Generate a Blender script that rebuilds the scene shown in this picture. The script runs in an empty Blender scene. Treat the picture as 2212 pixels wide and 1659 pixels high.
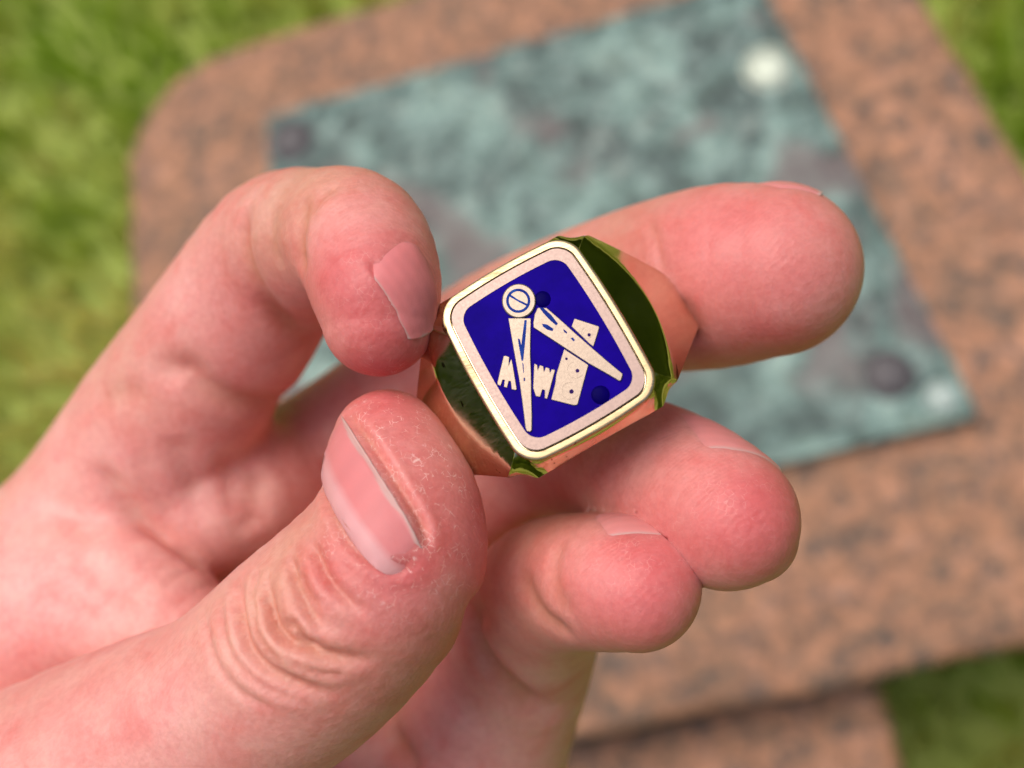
import bpy, bmesh, math, random
import numpy as np
from mathutils import Matrix, Vector

# ------------------------------------------------------------------ camera, world, sun, exposure
scene = bpy.context.scene
COL = scene.collection
# the plinth top is horizontal; these are the world axes seen in camera space
UPc = np.array([-.2173, .3189, .9225]); UPc /= np.linalg.norm(UPc)
Xc = np.array([.957, .256, .137]); Xc -= UPc * Xc.dot(UPc); Xc /= np.linalg.norm(Xc)
Yc = np.cross(UPc, Xc)
C2W = np.array([Xc, Yc, UPc])                 # camera direction -> world direction
PLINTH_H = .20
CAM = np.array([0, 0, PLINTH_H + .413])
Mcam = Matrix([[*C2W[0], CAM[0]], [*C2W[1], CAM[1]], [*C2W[2], CAM[2]], [0, 0, 0, 1]])
cd = bpy.data.cameras.new('camera'); cam = bpy.data.objects.new('camera', cd); COL.objects.link(cam)
cam.matrix_world = Mcam
cd.sensor_width = 36; cd.lens = 36.4
cd.clip_start = .005; cd.clip_end = 2000
cd.dof.use_dof = True; cd.dof.focus_distance = .0795; cd.dof.aperture_fstop = 17
scene.camera = cam

SUN_EL, SUN_AZ = math.radians(73), math.radians(122)      # azimuth counted from +x
world = bpy.data.worlds.new('World'); scene.world = world; world.use_nodes = True
wn = world.node_tree.nodes; wl = world.node_tree.links
sky = wn.new('ShaderNodeTexSky'); sky.sky_type = 'NISHITA'; sky.sun_disc = False
sky.sun_elevation = SUN_EL; sky.sun_rotation = math.pi / 2 - SUN_AZ
sky.air_density = 1.0; sky.dust_density = 4.0; sky.ozone_density = .6
wl.new(sky.outputs[0], wn['Background'].inputs[0]); wn['Background'].inputs[1].default_value = .125
sd = bpy.data.lights.new('sun', 'SUN'); sun = bpy.data.objects.new('sun', sd); COL.objects.link(sun)
sd.energy = 1.5; sd.angle = math.radians(44); sd.color = (1, .95, .87)
sdir = Vector((math.cos(SUN_EL) * math.cos(SUN_AZ), math.cos(SUN_EL) * math.sin(SUN_AZ), math.sin(SUN_EL)))
sun.rotation_euler = sdir.to_track_quat('Z', 'Y').to_euler(); sun.location = (0, 0, 5)
scene.view_settings.view_transform = 'Standard'; scene.view_settings.look = 'None'
scene.view_settings.gamma = 1; scene.view_settings.use_curve_mapping = False
scene.view_settings.exposure = .45

# ------------------------------------------------------------------ helpers
S = .00078                                    # hand and ring are drawn in units of .78 mm, in camera axes
FPX, CX, CY = 2237., 1106., 829.5
rng = np.random.default_rng(7)
def P(px, py, d): return np.array([(px - CX) * d / FPX, (CY - py) * d / FPX, -d])
def toW(p): return np.asarray(p) * S @ C2W + CAM if False else (C2W @ (np.atleast_2d(p).T * S)).T + CAM

def tag(o, label=None, cat=None, group=None, kind=None):
    if label: o['label'] = label
    if cat: o['category'] = cat
    if group: o['group'] = group
    if kind: o['kind'] = kind
    return o
def mesh_obj(name, verts, faces, mat, parent=None, smooth=True, origin=None):
    verts = np.asarray(verts, float)
    if origin is None: origin = verts.mean(0) if parent is None else np.array(parent.location)
    me = bpy.data.meshes.new(name)
    me.from_pydata((verts - origin).tolist(), [], [list(map(int, f)) for f in faces])
    me.update(); me.materials.append(mat)
    if smooth: me.polygons.foreach_set('use_smooth', [True] * len(me.polygons))
    o = bpy.data.objects.new(name, me); COL.objects.link(o)
    if parent is None: o.location = origin
    else: o.parent = parent
    return o
def quad_mesh(name, verts, quads, origin):
    me = bpy.data.meshes.new(name)
    n, m = len(verts), len(quads)
    me.vertices.add(n); me.vertices.foreach_set('co', (verts - origin).astype(np.float32).ravel())
    me.loops.add(m * 4); me.loops.foreach_set('vertex_index', quads.astype(np.int32).ravel())
    me.polygons.add(m); me.polygons.foreach_set('loop_start', np.arange(0, m * 4, 4, dtype=np.int32))
    me.update(calc_edges=True)
    me.polygons.foreach_set('use_smooth', np.ones(m, bool))
    me.validate()
    return me

class NT:
    def __init__(s, name):
        s.m = bpy.data.materials.new(name); s.m.use_nodes = True
        s.n = s.m.node_tree.nodes; s.l = s.m.node_tree.links; s.b = s.n['Principled BSDF']
        s.tc = s.n.new('ShaderNodeTexCoord')
    def set(s, **k):
        for a, v in k.items(): s.b.inputs[a.replace('_', ' ')].default_value = v
    def noise(s, scale, detail=4, rough=.5, dist=0, vec=None):
        x = s.n.new('ShaderNodeTexNoise'); x.inputs['Scale'].default_value = scale
        x.inputs['Detail'].default_value = detail; x.inputs['Roughness'].default_value = rough
        x.inputs['Distortion'].default_value = dist
        s.l.new(vec or s.tc.outputs['Object'], x.inputs['Vector']); return x.outputs['Fac']
    def voro(s, scale, vec=None, feat='F1', out='Distance'):
        x = s.n.new('ShaderNodeTexVoronoi'); x.feature = feat; x.inputs['Scale'].default_value = scale
        s.l.new(vec or s.tc.outputs['Object'], x.inputs['Vector']); return x.outputs[out]
    def ramp(s, fac, stops, interp='LINEAR'):
        r = s.n.new('ShaderNodeValToRGB'); r.color_ramp.interpolation = interp
        e = r.color_ramp.elements
        while len(e) < len(stops): e.new(.5)
        for i, (p, c) in enumerate(stops):
            e[i].position = p; e[i].color = (*c, 1) if len(c) == 3 else c
        s.l.new(fac, r.inputs[0]); return r.outputs[0]
    def mix(s, fac, a, b, mode='MIX'):
        x = s.n.new('ShaderNodeMix'); x.data_type = 'RGBA'; x.blend_type = mode
        for k, v in ((0, fac), (6, a), (7, b)):
            if isinstance(v, (int, float)): x.inputs[k].default_value = v
            elif isinstance(v, tuple): x.inputs[k].default_value = (*v, 1)
            else: s.l.new(v, x.inputs[k])
        return x.outputs[2]
    def math(s, op, a, b=0):
        x = s.n.new('ShaderNodeMath'); x.operation = op
        for k, v in ((0, a), (1, b)):
            if isinstance(v, (int, float)): x.inputs[k].default_value = v
            else: s.l.new(v, x.inputs[k])
        return x.outputs[0]
    def scaled(s, vec, sc, rot=(0, 0, 0)):
        x = s.n.new('ShaderNodeMapping'); x.inputs['Scale'].default_value = sc; x.inputs['Rotation'].default_value = rot
        s.l.new(vec, x.inputs[0]); return x.outputs[0]
    def bump(s, h, strength, dist, prev=None):
        x = s.n.new('ShaderNodeBump'); x.inputs['Strength'].default_value = strength; x.inputs['Distance'].default_value = dist
        s.l.new(h, x.inputs['Height'])
        if prev: s.l.new(prev, x.inputs['Normal'])
        return x.outputs[0]
    def out(s, color=None, normal=None, rough=None):
        if color is not None: s.l.new(color, s.b.inputs['Base Color'])
        if normal is not None: s.l.new(normal, s.b.inputs['Normal'])
        if rough is not None: s.l.new(rough, s.b.inputs['Roughness'])
        return s.m

# ------------------------------------------------------------------ materials
def mat_granite():
    t = NT('pink_granite'); t.set(Roughness=.75)
    big = t.noise(30, 5, .65, .6); mid = t.noise(100, 5, .72, .4); fine = t.noise(420, 3, .6)
    base = t.ramp(big, [(.40, (.13, .095, .07)), (.46, (.28, .15, .09)), (.53, (.40, .19, .11)), (.62, (.44, .235, .175))])
    patch = t.ramp(mid, [(.40, (.08, .07, .065)), (.46, (.24, .15, .105)), (.53, (.42, .21, .12)), (.62, (.47, .27, .195))])
    c = t.mix(.72, base, patch)
    dark = t.ramp(t.noise(120, 4, .6, .8), [(.555, (0, 0, 0)), (.65, (1, 1, 1))])
    c = t.mix(t.math('MULTIPLY', dark, .85), c, (.075, .075, .08))
    crys = t.ramp(t.voro(260, out='Color'), [(.2, (.6, .6, .6)), (.8, (1.25, 1.25, 1.25))])
    c = t.mix(.6, c, crys, 'MULTIPLY'); c = t.mix(1., c, (1.14, 1.02, .87), 'MULTIPLY'); c = t.mix(.12, c, (.20, .18, .165))
    return t.out(c, t.bump(t.math('ADD', mid, fine), .6, .003))
def mat_verdigris():
    t = NT('weathered_bronze'); t.set(Roughness=.6)
    a = t.noise(34, 5, .65, .6); b = t.noise(95, 5, .68, .6); d = t.noise(17, 3, .5, .6)
    c = t.ramp(a, [(.40, (.02, .03, .03)), (.46, (.06, .10, .095)), (.52, (.14, .23, .22)), (.58, (.24, .37, .35)), (.70, (.36, .47, .43))])
    c2 = t.ramp(b, [(.40, (.02, .03, .03)), (.47, (.085, .14, .14)), (.54, (.20, .30, .305)), (.66, (.40, .48, .46))])
    c = t.mix(.5, c, c2)
    c = t.mix(t.ramp(t.noise(11, 3, .6, .8), [(.5, (0, 0, 0)), (.62, (.55, .55, .55))]), c, (.035, .06, .06))
    c = t.mix(1., c, (1.0, 1.0, .91), 'MULTIPLY')
    br = t.ramp(d, [(.54, (0, 0, 0)), (.62, (1, 1, 1))])
    c = t.mix(t.math('MULTIPLY', br, .7), c, (.15, .095, .095))
    return t.out(c, t.bump(b, .7, .002))
def mat_grass():
    t = NT('grass_blade'); t.set(Roughness=.5)
    at = t.n.new('ShaderNodeAttribute'); at.attribute_name = 'tint'
    t.l.new(at.outputs['Color'], t.b.inputs['Base Color'])
    tr = t.n.new('ShaderNodeBsdfTranslucent'); mx = t.n.new('ShaderNodeMixShader'); mx.inputs[0].default_value = .45
    t.l.new(at.outputs['Color'], tr.inputs[0]); t.l.new(t.b.outputs[0], mx.inputs[1]); t.l.new(tr.outputs[0], mx.inputs[2])
    t.l.new(mx.outputs[0], t.n['Material Output'].inputs['Surface'])
    return t.m
def mat_lawn():
    t = NT('lawn_soil'); t.set(Roughness=.9)
    a = t.noise(9, 4, .6); b = t.noise(.6, 3, .5)
    c = t.mix(.5, t.ramp(a, [(.3, (.15, .23, .02)), (.7, (.33, .36, .08))]), t.ramp(b, [(.3, (.18, .26, .03)), (.7, (.36, .37, .10))]))
    return t.out(c, t.bump(a, .5, .01))
def mat_gold(name='polished_gold', col=(.70, .58, .38), rough=.085, sc=.5):
    t = NT(name); t.set(Metallic=1.0)
    s1 = t.noise(900, 3, .7, 0, t.scaled(t.tc.outputs['Object'], (1, 14, 3), (.3, .5, .9)))
    s2 = t.noise(260, 4, .6)
    c = t.ramp(s2, [(.3, tuple(x * .88 for x in col)), (.6, col)])
    sc_ = t.ramp(t.noise(1300, 2, .5, .3, t.scaled(t.tc.outputs['Object'], (1, .12, 1), (.4, .2, .8))), [(.70, (1, 1, 1)), (.735, (.25, .16, .08))])
    c = t.mix(1., c, sc_, 'MULTIPLY')
    r = t.ramp(t.math('MULTIPLY', s1, s2), [(.15, (rough * .7,) * 3), (.4, (rough * 2.2,) * 3)])
    return t.out(c, t.bump(s1, .04 * sc, .0001), r)
def mat_satin(name, col, rough=.42, metallic=.85):
    t = NT(name); t.set(Metallic=metallic)
    s = t.noise(5200, 3, .7)
    c = t.ramp(s, [(.3, tuple(x * .93 for x in col)), (.7, tuple(min(1, x * 1.04) for x in col))])
    return t.out(c, t.bump(s, .12, .00003), t.ramp(s, [(.3, (rough * .85,) * 3), (.7, (rough * 1.2,) * 3)]))
def mat_enamel(name='blue_enamel', col=(.008, .0002, .21)):
    t = NT(name); t.set(Roughness=.3)
    t.b.inputs['Specular IOR Level'].default_value = .01
    n = t.noise(420, 3, .6)
    c = t.ramp(n, [(.3, tuple(x * .8 for x in col)), (.7, tuple(x * 1.15 for x in col))])
    return t.out(c)
def mat_groove():
    t = NT('groove_blue_fill'); t.set(Roughness=.5); t.b.inputs['Specular IOR Level'].default_value = .05
    n = t.noise(900, 3, .6)
    return t.out(t.ramp(n, [(.35, (.004, .01, .16)), (.6, (.008, .04, .26)), (.78, (.03, .13, .42))]))
def mat_skin():
    t = NT('skin')
    at = t.n.new('ShaderNodeAttribute'); at.attribute_name = 'tint'
    ob = t.tc.outputs['Object']
    mott = t.noise(230, 5, .68, .5); fine = t.noise(1500, 4, .65); mic = t.voro(2600)
    c = t.mix(1.0, at.outputs['Color'], t.ramp(mott, [(.34, (.98, .82, .82)), (.5, (1, 1, 1)), (.66, (1, 1.09, 1.07))]), 'MULTIPLY')
    c = t.mix(.5, c, t.ramp(fine, [(.38, (.9, .82, .82)), (.6, (1.05, 1.08, 1.08))]), 'MULTIPLY')
    # dry flaky skin where the alpha channel says so
    ed = t.voro(1900, t.scaled(ob, (1, 1, 1), (.2, .9, .4)), 'DISTANCE_TO_EDGE'); lines = t.ramp(ed, [(.0, (1, 1, 1)), (.055, (0, 0, 0))])
    msk = t.ramp(t.noise(800, 4, .7, .5), [(.50, (0, 0, 0)), (.6, (1, 1, 1))])
    flake = t.math('MULTIPLY', t.math('MULTIPLY', lines, msk), at.outputs['Alpha'])
    c = t.mix(t.math('MULTIPLY', flake, .85), c, (.92, .66, .60))
    # fingerprint like ridges, gently distorted
    wv = t.n.new('ShaderNodeTexWave'); wv.inputs['Scale'].default_value = 900; wv.inputs['Distortion'].default_value = 9
    wv.inputs['Detail'].default_value = 2; wv.inputs['Detail Scale'].default_value = .35
    t.l.new(t.scaled(ob, (1, 1, 1), (.4, .7, 1.1)), wv.inputs['Vector'])
    n1 = t.bump(wv.outputs['Fac'], .065, .0002)
    n2 = t.bump(t.math('ADD', fine, t.math('MULTIPLY', mic, .6)), .09, .0004, n1)
    cells = t.ramp(t.voro(1050, t.scaled(ob, (1, 1, 1), (.5, .1, .8)), 'DISTANCE_TO_EDGE'), [(0, (0, 0, 0)), (.16, (1, 1, 1))])
    n3 = t.bump(cells, .07, .00012, t.bump(t.noise(420, 3, .5), .08, .0006, n2))
    t.set(Roughness=.46, Subsurface_Weight=.35, Subsurface_Scale=.0035)
    t.b.inputs['Subsurface Radius'].default_value = (1, .32, .2)
    t.b.inputs['Specular IOR Level'].default_value = .42
    return t.out(c, n3, t.ramp(fine, [(.3, (.42,) * 3), (.7, (.56,) * 3)]))
def mat_nail():
    t = NT('nail'); at = t.n.new('ShaderNodeAttribute'); at.attribute_name = 'tint'
    t.set(Roughness=.4, Subsurface_Weight=.25, Subsurface_Scale=.0015); t.b.inputs['Specular IOR Level'].default_value = .16
    t.b.inputs['Subsurface Radius'].default_value = (1, .4, .3)
    t.l.new(at.outputs['Color'], t.b.inputs['Base Color'])
    return t.out(None, t.bump(t.noise(1100, 3, .6), .12, .0004))

M_granite, M_verd, M_grass, M_lawn = mat_granite(), mat_verdigris(), mat_grass(), mat_lawn()
M_gold = mat_gold(); M_bez = mat_gold('pale_polished_gold', (.48, .355, .20), .28, .25); M_skin = mat_skin(); M_nail = mat_nail()
M_rose = mat_satin('rose_gold_satin', (.285, .205, .18)); M_pale = mat_satin('pale_gold_satin', (.275, .215, .17), .38, .8)
M_blue = mat_enamel(); M_drop = mat_enamel('enamel_drop', (.002, .0002, .075)); M_fill = mat_groove()
M_hole = mat_enamel('dark_hole', (.03, .01, .10))

# ------------------------------------------------------------------ setting: lawn, plinth, plaque
bm = bmesh.new(); bmesh.ops.create_grid(bm, x_segments=60, y_segments=60, size=400)
me = bpy.data.meshes.new('lawn'); bm.to_mesh(me); bm.free(); me.materials.append(M_lawn)
lawn = bpy.data.objects.new('lawn', me); COL.objects.link(lawn); tag(lawn, 'green lawn around the granite plinth', kind='structure')

def grass_field():
    N = 110000
    x = rng.uniform(-1.7, 1.9, N); y = rng.uniform(-1.4, 2.4, N)
    keep = ~((x > -.21) & (x < .055) & (y > -.06) & (y < .35)); x, y = x[keep], y[keep]; N = len(x)
    h = rng.uniform(.018, .042, N); w = rng.uniform(.0025, .005, N)
    a = rng.uniform(0, 2 * np.pi, N); lean = rng.uniform(.1, .8, N) * h; la = rng.uniform(0, 2 * np.pi, N)
    dx, dy = np.cos(a) * w, np.sin(a) * w; lx, ly = np.cos(la) * lean, np.sin(la) * lean
    V = np.zeros((N, 5, 3))
    V[:, 0] = np.c_[x - dx, y - dy, np.zeros(N)]; V[:, 1] = np.c_[x + dx, y + dy, np.zeros(N)]
    V[:, 2] = np.c_[x - dx * .8 + lx * .4, y - dy * .8 + ly * .4, h * .6]; V[:, 3] = np.c_[x + dx * .8 + lx * .4, y + dy * .8 + ly * .4, h * .6]
    V[:, 4] = np.c_[x + lx, y + ly, h]
    i = np.arange(N)[:, None] * 5
    me = bpy.data.meshes.new('grass')
    loops = np.concatenate([i + 0, i + 1, i + 3, i + 2, i + 2, i + 3, i + 4], 1)
    me.vertices.add(N * 5); me.vertices.foreach_set('co', V.astype(np.float32).ravel())
    me.loops.add(N * 7); me.loops.foreach_set('vertex_index', loops.astype(np.int32).ravel())
    st = (np.arange(N)[:, None] * 7 + np.array([0, 4])).ravel()
    me.polygons.add(N * 2); me.polygons.foreach_set('loop_start', st.astype(np.int32)); me.update(calc_edges=True)
    # patchy lawn: fresh green and yellowish clumps
    f = sum(np.sin(x * k1 + p1) * np.sin(y * k2 + p2) for k1, k2, p1, p2 in ((7, 9, 1, 2), (15, 12, .3, 4), (26, 31, 2, 1), (41, 37, 5, .4))) / 1.5 + rng.normal(0, .3, N)
    t = np.clip(.5 + .45 * f, 0, 1)[:, None]
    c = (1 - t) * np.array([.31, .46, .03]) + t * np.array([.70, .62, .20])
    col = np.ones((N, 5, 4), np.float32); col[..., :3] = c[:, None, :]
    ca = me.color_attributes.new('tint', 'FLOAT_COLOR', 'POINT'); ca.data.foreach_set('color', col.ravel())
    me.materials.append(M_grass)
    o = bpy.data.objects.new('grass', me); COL.objects.link(o)
    tag(o, 'short mown grass around the granite plinth', 'grass', kind='stuff')
grass_field()

def hedge():
    """leafy belt round the lawn; what the ring's sloping facets mirror"""
    N = 40000; R = 9.
    a = rng.uniform(0, 2 * np.pi, N); z = rng.uniform(0, 1, N) ** .8 * (6.6 + .5 * np.sin(a * 5) + .3 * np.sin(a * 13 + 1))
    r = R + rng.uniform(-.5, .5, N) + .4 * np.sin(a * 17) * np.sin(z * 2.1)
    c = np.c_[r * np.cos(a), r * np.sin(a), z]
    t1 = rng.normal(0, 1, (N, 3)); t1 /= np.linalg.norm(t1, axis=1)[:, None]; t2 = np.cross(t1, rng.normal(0, 1, (N, 3))); t2 /= np.linalg.norm(t2, axis=1)[:, None]
    L = rng.uniform(.10, .2, N)[:, None]
    V = np.stack([c - t1 * L, c - t2 * L * .55, c + t1 * L, c + t2 * L * .55], 1).reshape(-1, 3)
    Q = np.arange(N * 4).reshape(N, 4)
    # dense inner wall of twigs behind the leaves
    K, J = 240, 10; ang = np.linspace(0, 2 * np.pi, K, endpoint=False); B = []
    for j in range(J + 1):
        rr = R + .45 + .25 * np.sin(ang * 21 + j) ; B.append(np.c_[rr * np.cos(ang), rr * np.sin(ang), np.full(K, j / J * 6.4 - .05) + .2 * np.sin(ang * 5) * j / J])
    B = np.concatenate(B); n0 = len(V)
    QB = np.array([[j * K + i, j * K + (i + 1) % K, (j + 1) * K + (i + 1) % K, (j + 1) * K + i] for j in range(J) for i in range(K)]) + n0
    me = quad_mesh('hedge', np.r_[V, B], np.r_[Q, QB], np.zeros(3))
    t = NT('hedge_leaf'); t.set(Roughness=.85); nz = t.noise(3, 4, .6)
    me.materials.append(t.out(t.ramp(nz, [(.3, (.11, .21, .004)), (.7, (.27, .36, .012))])))
    me.polygons.foreach_set('use_smooth', np.zeros(len(me.polygons), bool))
    o = bpy.data.objects.new('hedge', me); COL.objects.link(o)
    tag(o, 'dark green hedge enclosing the lawn', 'hedge', kind='stuff')
hedge()

def fbm(p, seed, fr):
    r = np.random.default_rng(seed); out = np.zeros(len(p))
    for k in range(6):
        w = r.normal(0, 1, 3) * fr * (1.5 ** (k % 3)); out += np.sin(p @ w + r.uniform(0, 6.3)) / (1 + (k % 3))
    return out / 4
def rough_slab(name, outline, z0, z1, bev, amp, parent, seed, origin):
    """a stone slab: outline (counter clockwise), rounded worn top edge, uneven rock-faced sides"""
    pts = []
    n = len(outline)
    for i in range(n):
        a, b = np.array(outline[i]), np.array(outline[(i + 1) % n]); L = np.linalg.norm(b - a); k = max(2, int(L / .006))
        pts += [a + (b - a) * t / k for t in range(k)]
    pts = np.array(pts); c = pts.mean(0); N = len(pts)
    tan = np.roll(pts, -1, 0) - np.roll(pts, 1, 0); nor = np.c_[tan[:, 1], -tan[:, 0]]; nor /= np.linalg.norm(nor, axis=1)[:, None]
    rings = []
    for k in range(6):                                    # top, inwards
        s = k / 6; q = pts - nor * bev * 1.2 + (c - pts + nor * bev * 1.2) * (s ** 1.0)
        rings.append(np.c_[q, np.full(N, z1)])
    rings = rings[::-1]
    for k in range(1, 6):
        a = k / 5 * np.pi / 2; q = pts - nor * bev * (1.2 - 1.2 * math.sin(a)); rings.append(np.c_[q, np.full(N, z1 - bev * (1 - math.cos(a)))])
    K = max(3, int((z1 - z0) / .01))
    for k in range(1, K + 1): rings.append(np.c_[pts, np.full(N, z1 - bev - (z1 - bev - z0) * k / K)])
    V = np.concatenate(rings); R = len(rings)
    rr = np.repeat(np.arange(R), N); side = np.clip((rr - 5) / 3, 0, 1)
    nn = np.tile(np.c_[nor, np.zeros(N)], (R, 1))
    V = V + nn * (fbm(V, seed, 40) * amp + fbm(V, seed + 1, 140) * amp * .5)[:, None] * side[:, None]
    V[:, 2] += fbm(V, seed + 2, 90) * .0006 * (rr < 6)
    F = [[r * N + i, (r + 1) * N + i, (r + 1) * N + (i + 1) % N, r * N + (i + 1) % N] for r in range(R - 1) for i in range(N)]
    F.append(list(range(N))); F.append(list(range((R - 1) * N, R * N))[::-1])
    o = mesh_obj(name, V, F, M_granite, parent, origin=origin); o.data.set_sharp_from_angle(angle=math.radians(35)); return o

pl = bpy.data.objects.new('stone_plinth', None); COL.objects.link(pl); pl.location = (0, .2, 0)
tag(pl, 'pinkish brown granite plinth with rough edges carrying the green bronze plaque', 'plinth')
o0 = np.array((0, .2, 0))
LOWER = [(-.20, -.06), (.048, -.06), (.062, .12), (.072, .33), (-.20, .33)]
capo = [(-.222, .012), (.18, .014), (.171, .17), (.157, .29), (.148, .383), (-.183, .386), (-.205, .378), (-.222, .362), (-.236, .338), (-.239, .25), (-.231, .12)]
rough_slab('cap_stone', capo, PLINTH_H - .035, PLINTH_H, .006, .0025, pl, 3, o0)
rough_slab('lower_stone', LOWER, .06, PLINTH_H - .0352, .008, .003, pl, 13, o0)
rough_slab('base_stone', [(-.235, -.08), (.050, -.07), (.066, .12), (.075, .36), (-.235, .38)], -.02, .0602, .01, .005, pl, 23, o0)

def plaque():
    root = bpy.data.objects.new('bronze_plaque', None); COL.objects.link(root); z = PLINTH_H
    org = np.array((-.02, .21, z)); root.location = org
    tag(root, 'blurred blue green weathered bronze plaque lying on top of the granite plinth', 'plaque')
    q = [(-.168, .099), (.113, .097), (.091, .322), (-.153, .329)]
    nx, ny = 90, 74
    V = []; q = np.array(q)
    for j in range(ny + 1):
        for i in range(nx + 1):
            s, t = i / nx, j / ny
            p = (1 - s) * (1 - t) * q[0] + s * (1 - t) * q[1] + s * t * q[2] + (1 - s) * t * q[3]
            e = min(s, 1 - s, t * .8, (1 - t) * .8)
            hgt = .0065 + (.0018 if e < .02 else 0)
            V.append([*p, z + hgt])
    V = np.array(V); V[:, 2] += fbm(V, 77, 160) * .0006
    F = [[j * (nx + 1) + i, j * (nx + 1) + i + 1, (j + 1) * (nx + 1) + i + 1, (j + 1) * (nx + 1) + i] for j in range(ny) for i in range(nx)]
    b = [i for i in range(nx + 1)] + [(j * (nx + 1) + nx) for j in range(1, ny + 1)] + [ny * (nx + 1) + i for i in range(nx - 1, -1, -1)] + [j * (nx + 1) for j in range(ny - 1, 0, -1)]
    n0 = len(V); low = V[b].copy(); low[:, 2] = z + .0004; V = np.r_[V, low]
    for k in range(len(b)): F.append([b[(k + 1) % len(b)], b[k], n0 + k, n0 + (k + 1) % len(b)])
    mesh_obj('plate', V, F, M_verd, root, smooth=False, origin=org)
    mt = mat_satin('pale_bolt', (.52, .57, .47), .45, .25); mdark = mat_satin('dark_bolt', (.095, .085, .09), .6, .2); mgrey = mat_satin('grey_bolt', (.36, .43, .40), .5, .2)
    for (x, y, r, m) in ((.083, .2735, .0095, mt), (.1035, .1075, .0055, mgrey), (.087, .122, .0085, mdark), (-.143, .313, .0105, mdark), (-.157, .11, .007, mdark)):
        VV = []; K = 20
        prof = [(1.3, 0), (1.25, .05), (1.0, .1), (.98, .16), (.8, .26), (.5, .34), (.2, .37), (.01, .38)]
        for (pr, ph) in prof:
            for k in range(K): a = 2 * math.pi * k / K; VV.append((x + r * pr * math.cos(a), y + r * pr * math.sin(a), z + .0062 + ph * r))
        FF = [[a * K + k, a * K + (k + 1) % K, (a + 1) * K + (k + 1) % K, (a + 1) * K + k] for a in range(len(prof) - 1) for k in range(K)]
        FF.append([(len(prof) - 1) * K + k for k in range(K)])
        mesh_obj('bolt', VV, FF, m, root, origin=org)
plaque()

# ------------------------------------------------------------------ the hand: a distance field meshed as one surface
def chain(pts, sub=4):
    """pts: rows (px, py, depth, radius_px); returns dense centre line and radii (mm-like units)"""
    C = np.array([P(a, b, d) for a, b, d, r in pts]); R = np.array([r * d / FPX for a, b, d, r in pts])
    Q = np.c_[C, R]; Q = np.r_[[2 * Q[0] - Q[1]], Q, [2 * Q[-1] - Q[-2]]]
    Q[0, 3] = Q[1, 3]; Q[-1, 3] = Q[-2, 3]
    out = []
    for i in range(1, len(Q) - 2):
        p0, p1, p2, p3 = Q[i - 1:i + 3]
        for k in range(sub):
            t = k / sub
            out.append(.5 * ((2 * p1) + (-p0 + p2) * t + (2 * p0 - 5 * p1 + 4 * p2 - p3) * t * t + (-p0 + 3 * p1 - 3 * p2 + p3) * t ** 3))
    out.append(Q[-2]); return np.array(out)

CH = {
 'thumb': chain([(-1150, 2900, 170, 470), (-620, 2230, 146, 350), (-250, 1950, 128, 300), (120, 1735, 118, 270), (340, 1615, 115, 240), (500, 1530, 111, 224), (665, 1400, 107, 232), (820, 1240, 105, 212), (864, 1112, 105, 172), (846, 1010, 106, 143), (838, 962, 107, 118)]),
 'index': chain([(-60, 1420, 156, 240), (190, 1150, 150, 196), (345, 925, 143, 186), (487, 725, 135, 177), (607, 550, 127, 165), (700, 515, 117, 150), (772, 520, 110, 150), (812, 610, 106, 140), (820, 693, 105, 115)]),
 'middle': chain([(200, 1400, 168, 240), (480, 1150, 162, 180), (700, 975, 157, 140), (950, 800, 152, 137), (1130, 712, 147, 158), (1340, 640, 135, 175), (1530, 602, 123, 196), (1672, 585, 118, 182)]),
 'ring': chain([(300, 1700, 168, 260), (600, 1400, 162, 200), (880, 1160, 152, 150), (1120, 1010, 139, 125), (1300, 985, 126, 138), (1430, 1035, 114, 158), (1555, 1110, 107, 154), (1588, 1133, 105.5, 128), (1622, 1160, 105.5, 96)]),
 'pinky': chain([(-500, 2650, 178, 420), (600, 2250, 167, 310), (960, 1850, 152, 225), (1040, 1600, 146, 190), (1105, 1440, 139, 172), (1145, 1330, 130, 160), (1200, 1265, 118, 150), (1320, 1257, 108, 145), (1375, 1270, 105.5, 131)]),
}
PALM = [chain([(-1500, 3300, 175, 560), (-900, 2700, 170, 520), (-350, 2100, 168, 480), (0, 1650, 166, 380), (170, 1330, 163, 250)]),
        chain([(-350, 2100, 172, 450), (250, 1650, 170, 400), (520, 1330, 168, 260)]),
        chain([(-350, 2150, 172, 420), (400, 1900, 168, 380), (760, 1650, 160, 230)]),
        chain([(-500, 2000, 155, 330), (-150, 1620, 148, 300), (60, 1350, 143, 240), (215, 1290, 138.5, 183), (330, 1345, 135, 146), (470, 1432, 132, 120)]),      # web of the thumb
        chain([(200, 1650, 160, 300), (700, 1750, 152, 190), (800, 1680, 151, 150)]),
        chain([(250, 1180, 153, 190), (420, 1090, 149, 180), (545, 1055, 148, 150), (635, 1000, 151, 105)])]
GROUPS = [PALM[0]] + PALM[1:] + [CH[k] for k in ('index', 'middle', 'ring', 'pinky', 'thumb')]
SEGS = []
for g in GROUPS:
    A, B = g[:-1], g[1:]; SEGS.append((A.astype(np.float32), (B - A).astype(np.float32), np.maximum(((B - A)[:, :3] ** 2).sum(1), 1e-9).astype(np.float32)))
FAR = 13.
def d_chain(p, Q):
    return seg_d(np.asarray(p, np.float32), Q[:-1].astype(np.float32), (Q[1:] - Q[:-1]).astype(np.float32), np.maximum(((Q[1:] - Q[:-1])[:, :3] ** 2).sum(1), 1e-9)).min(1)
def smin(a, b, k):
    h = np.clip(.5 + .5 * (b - a) / k, 0, 1)
    return b * (1 - h) + a * h - k * h * (1 - h)
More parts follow.
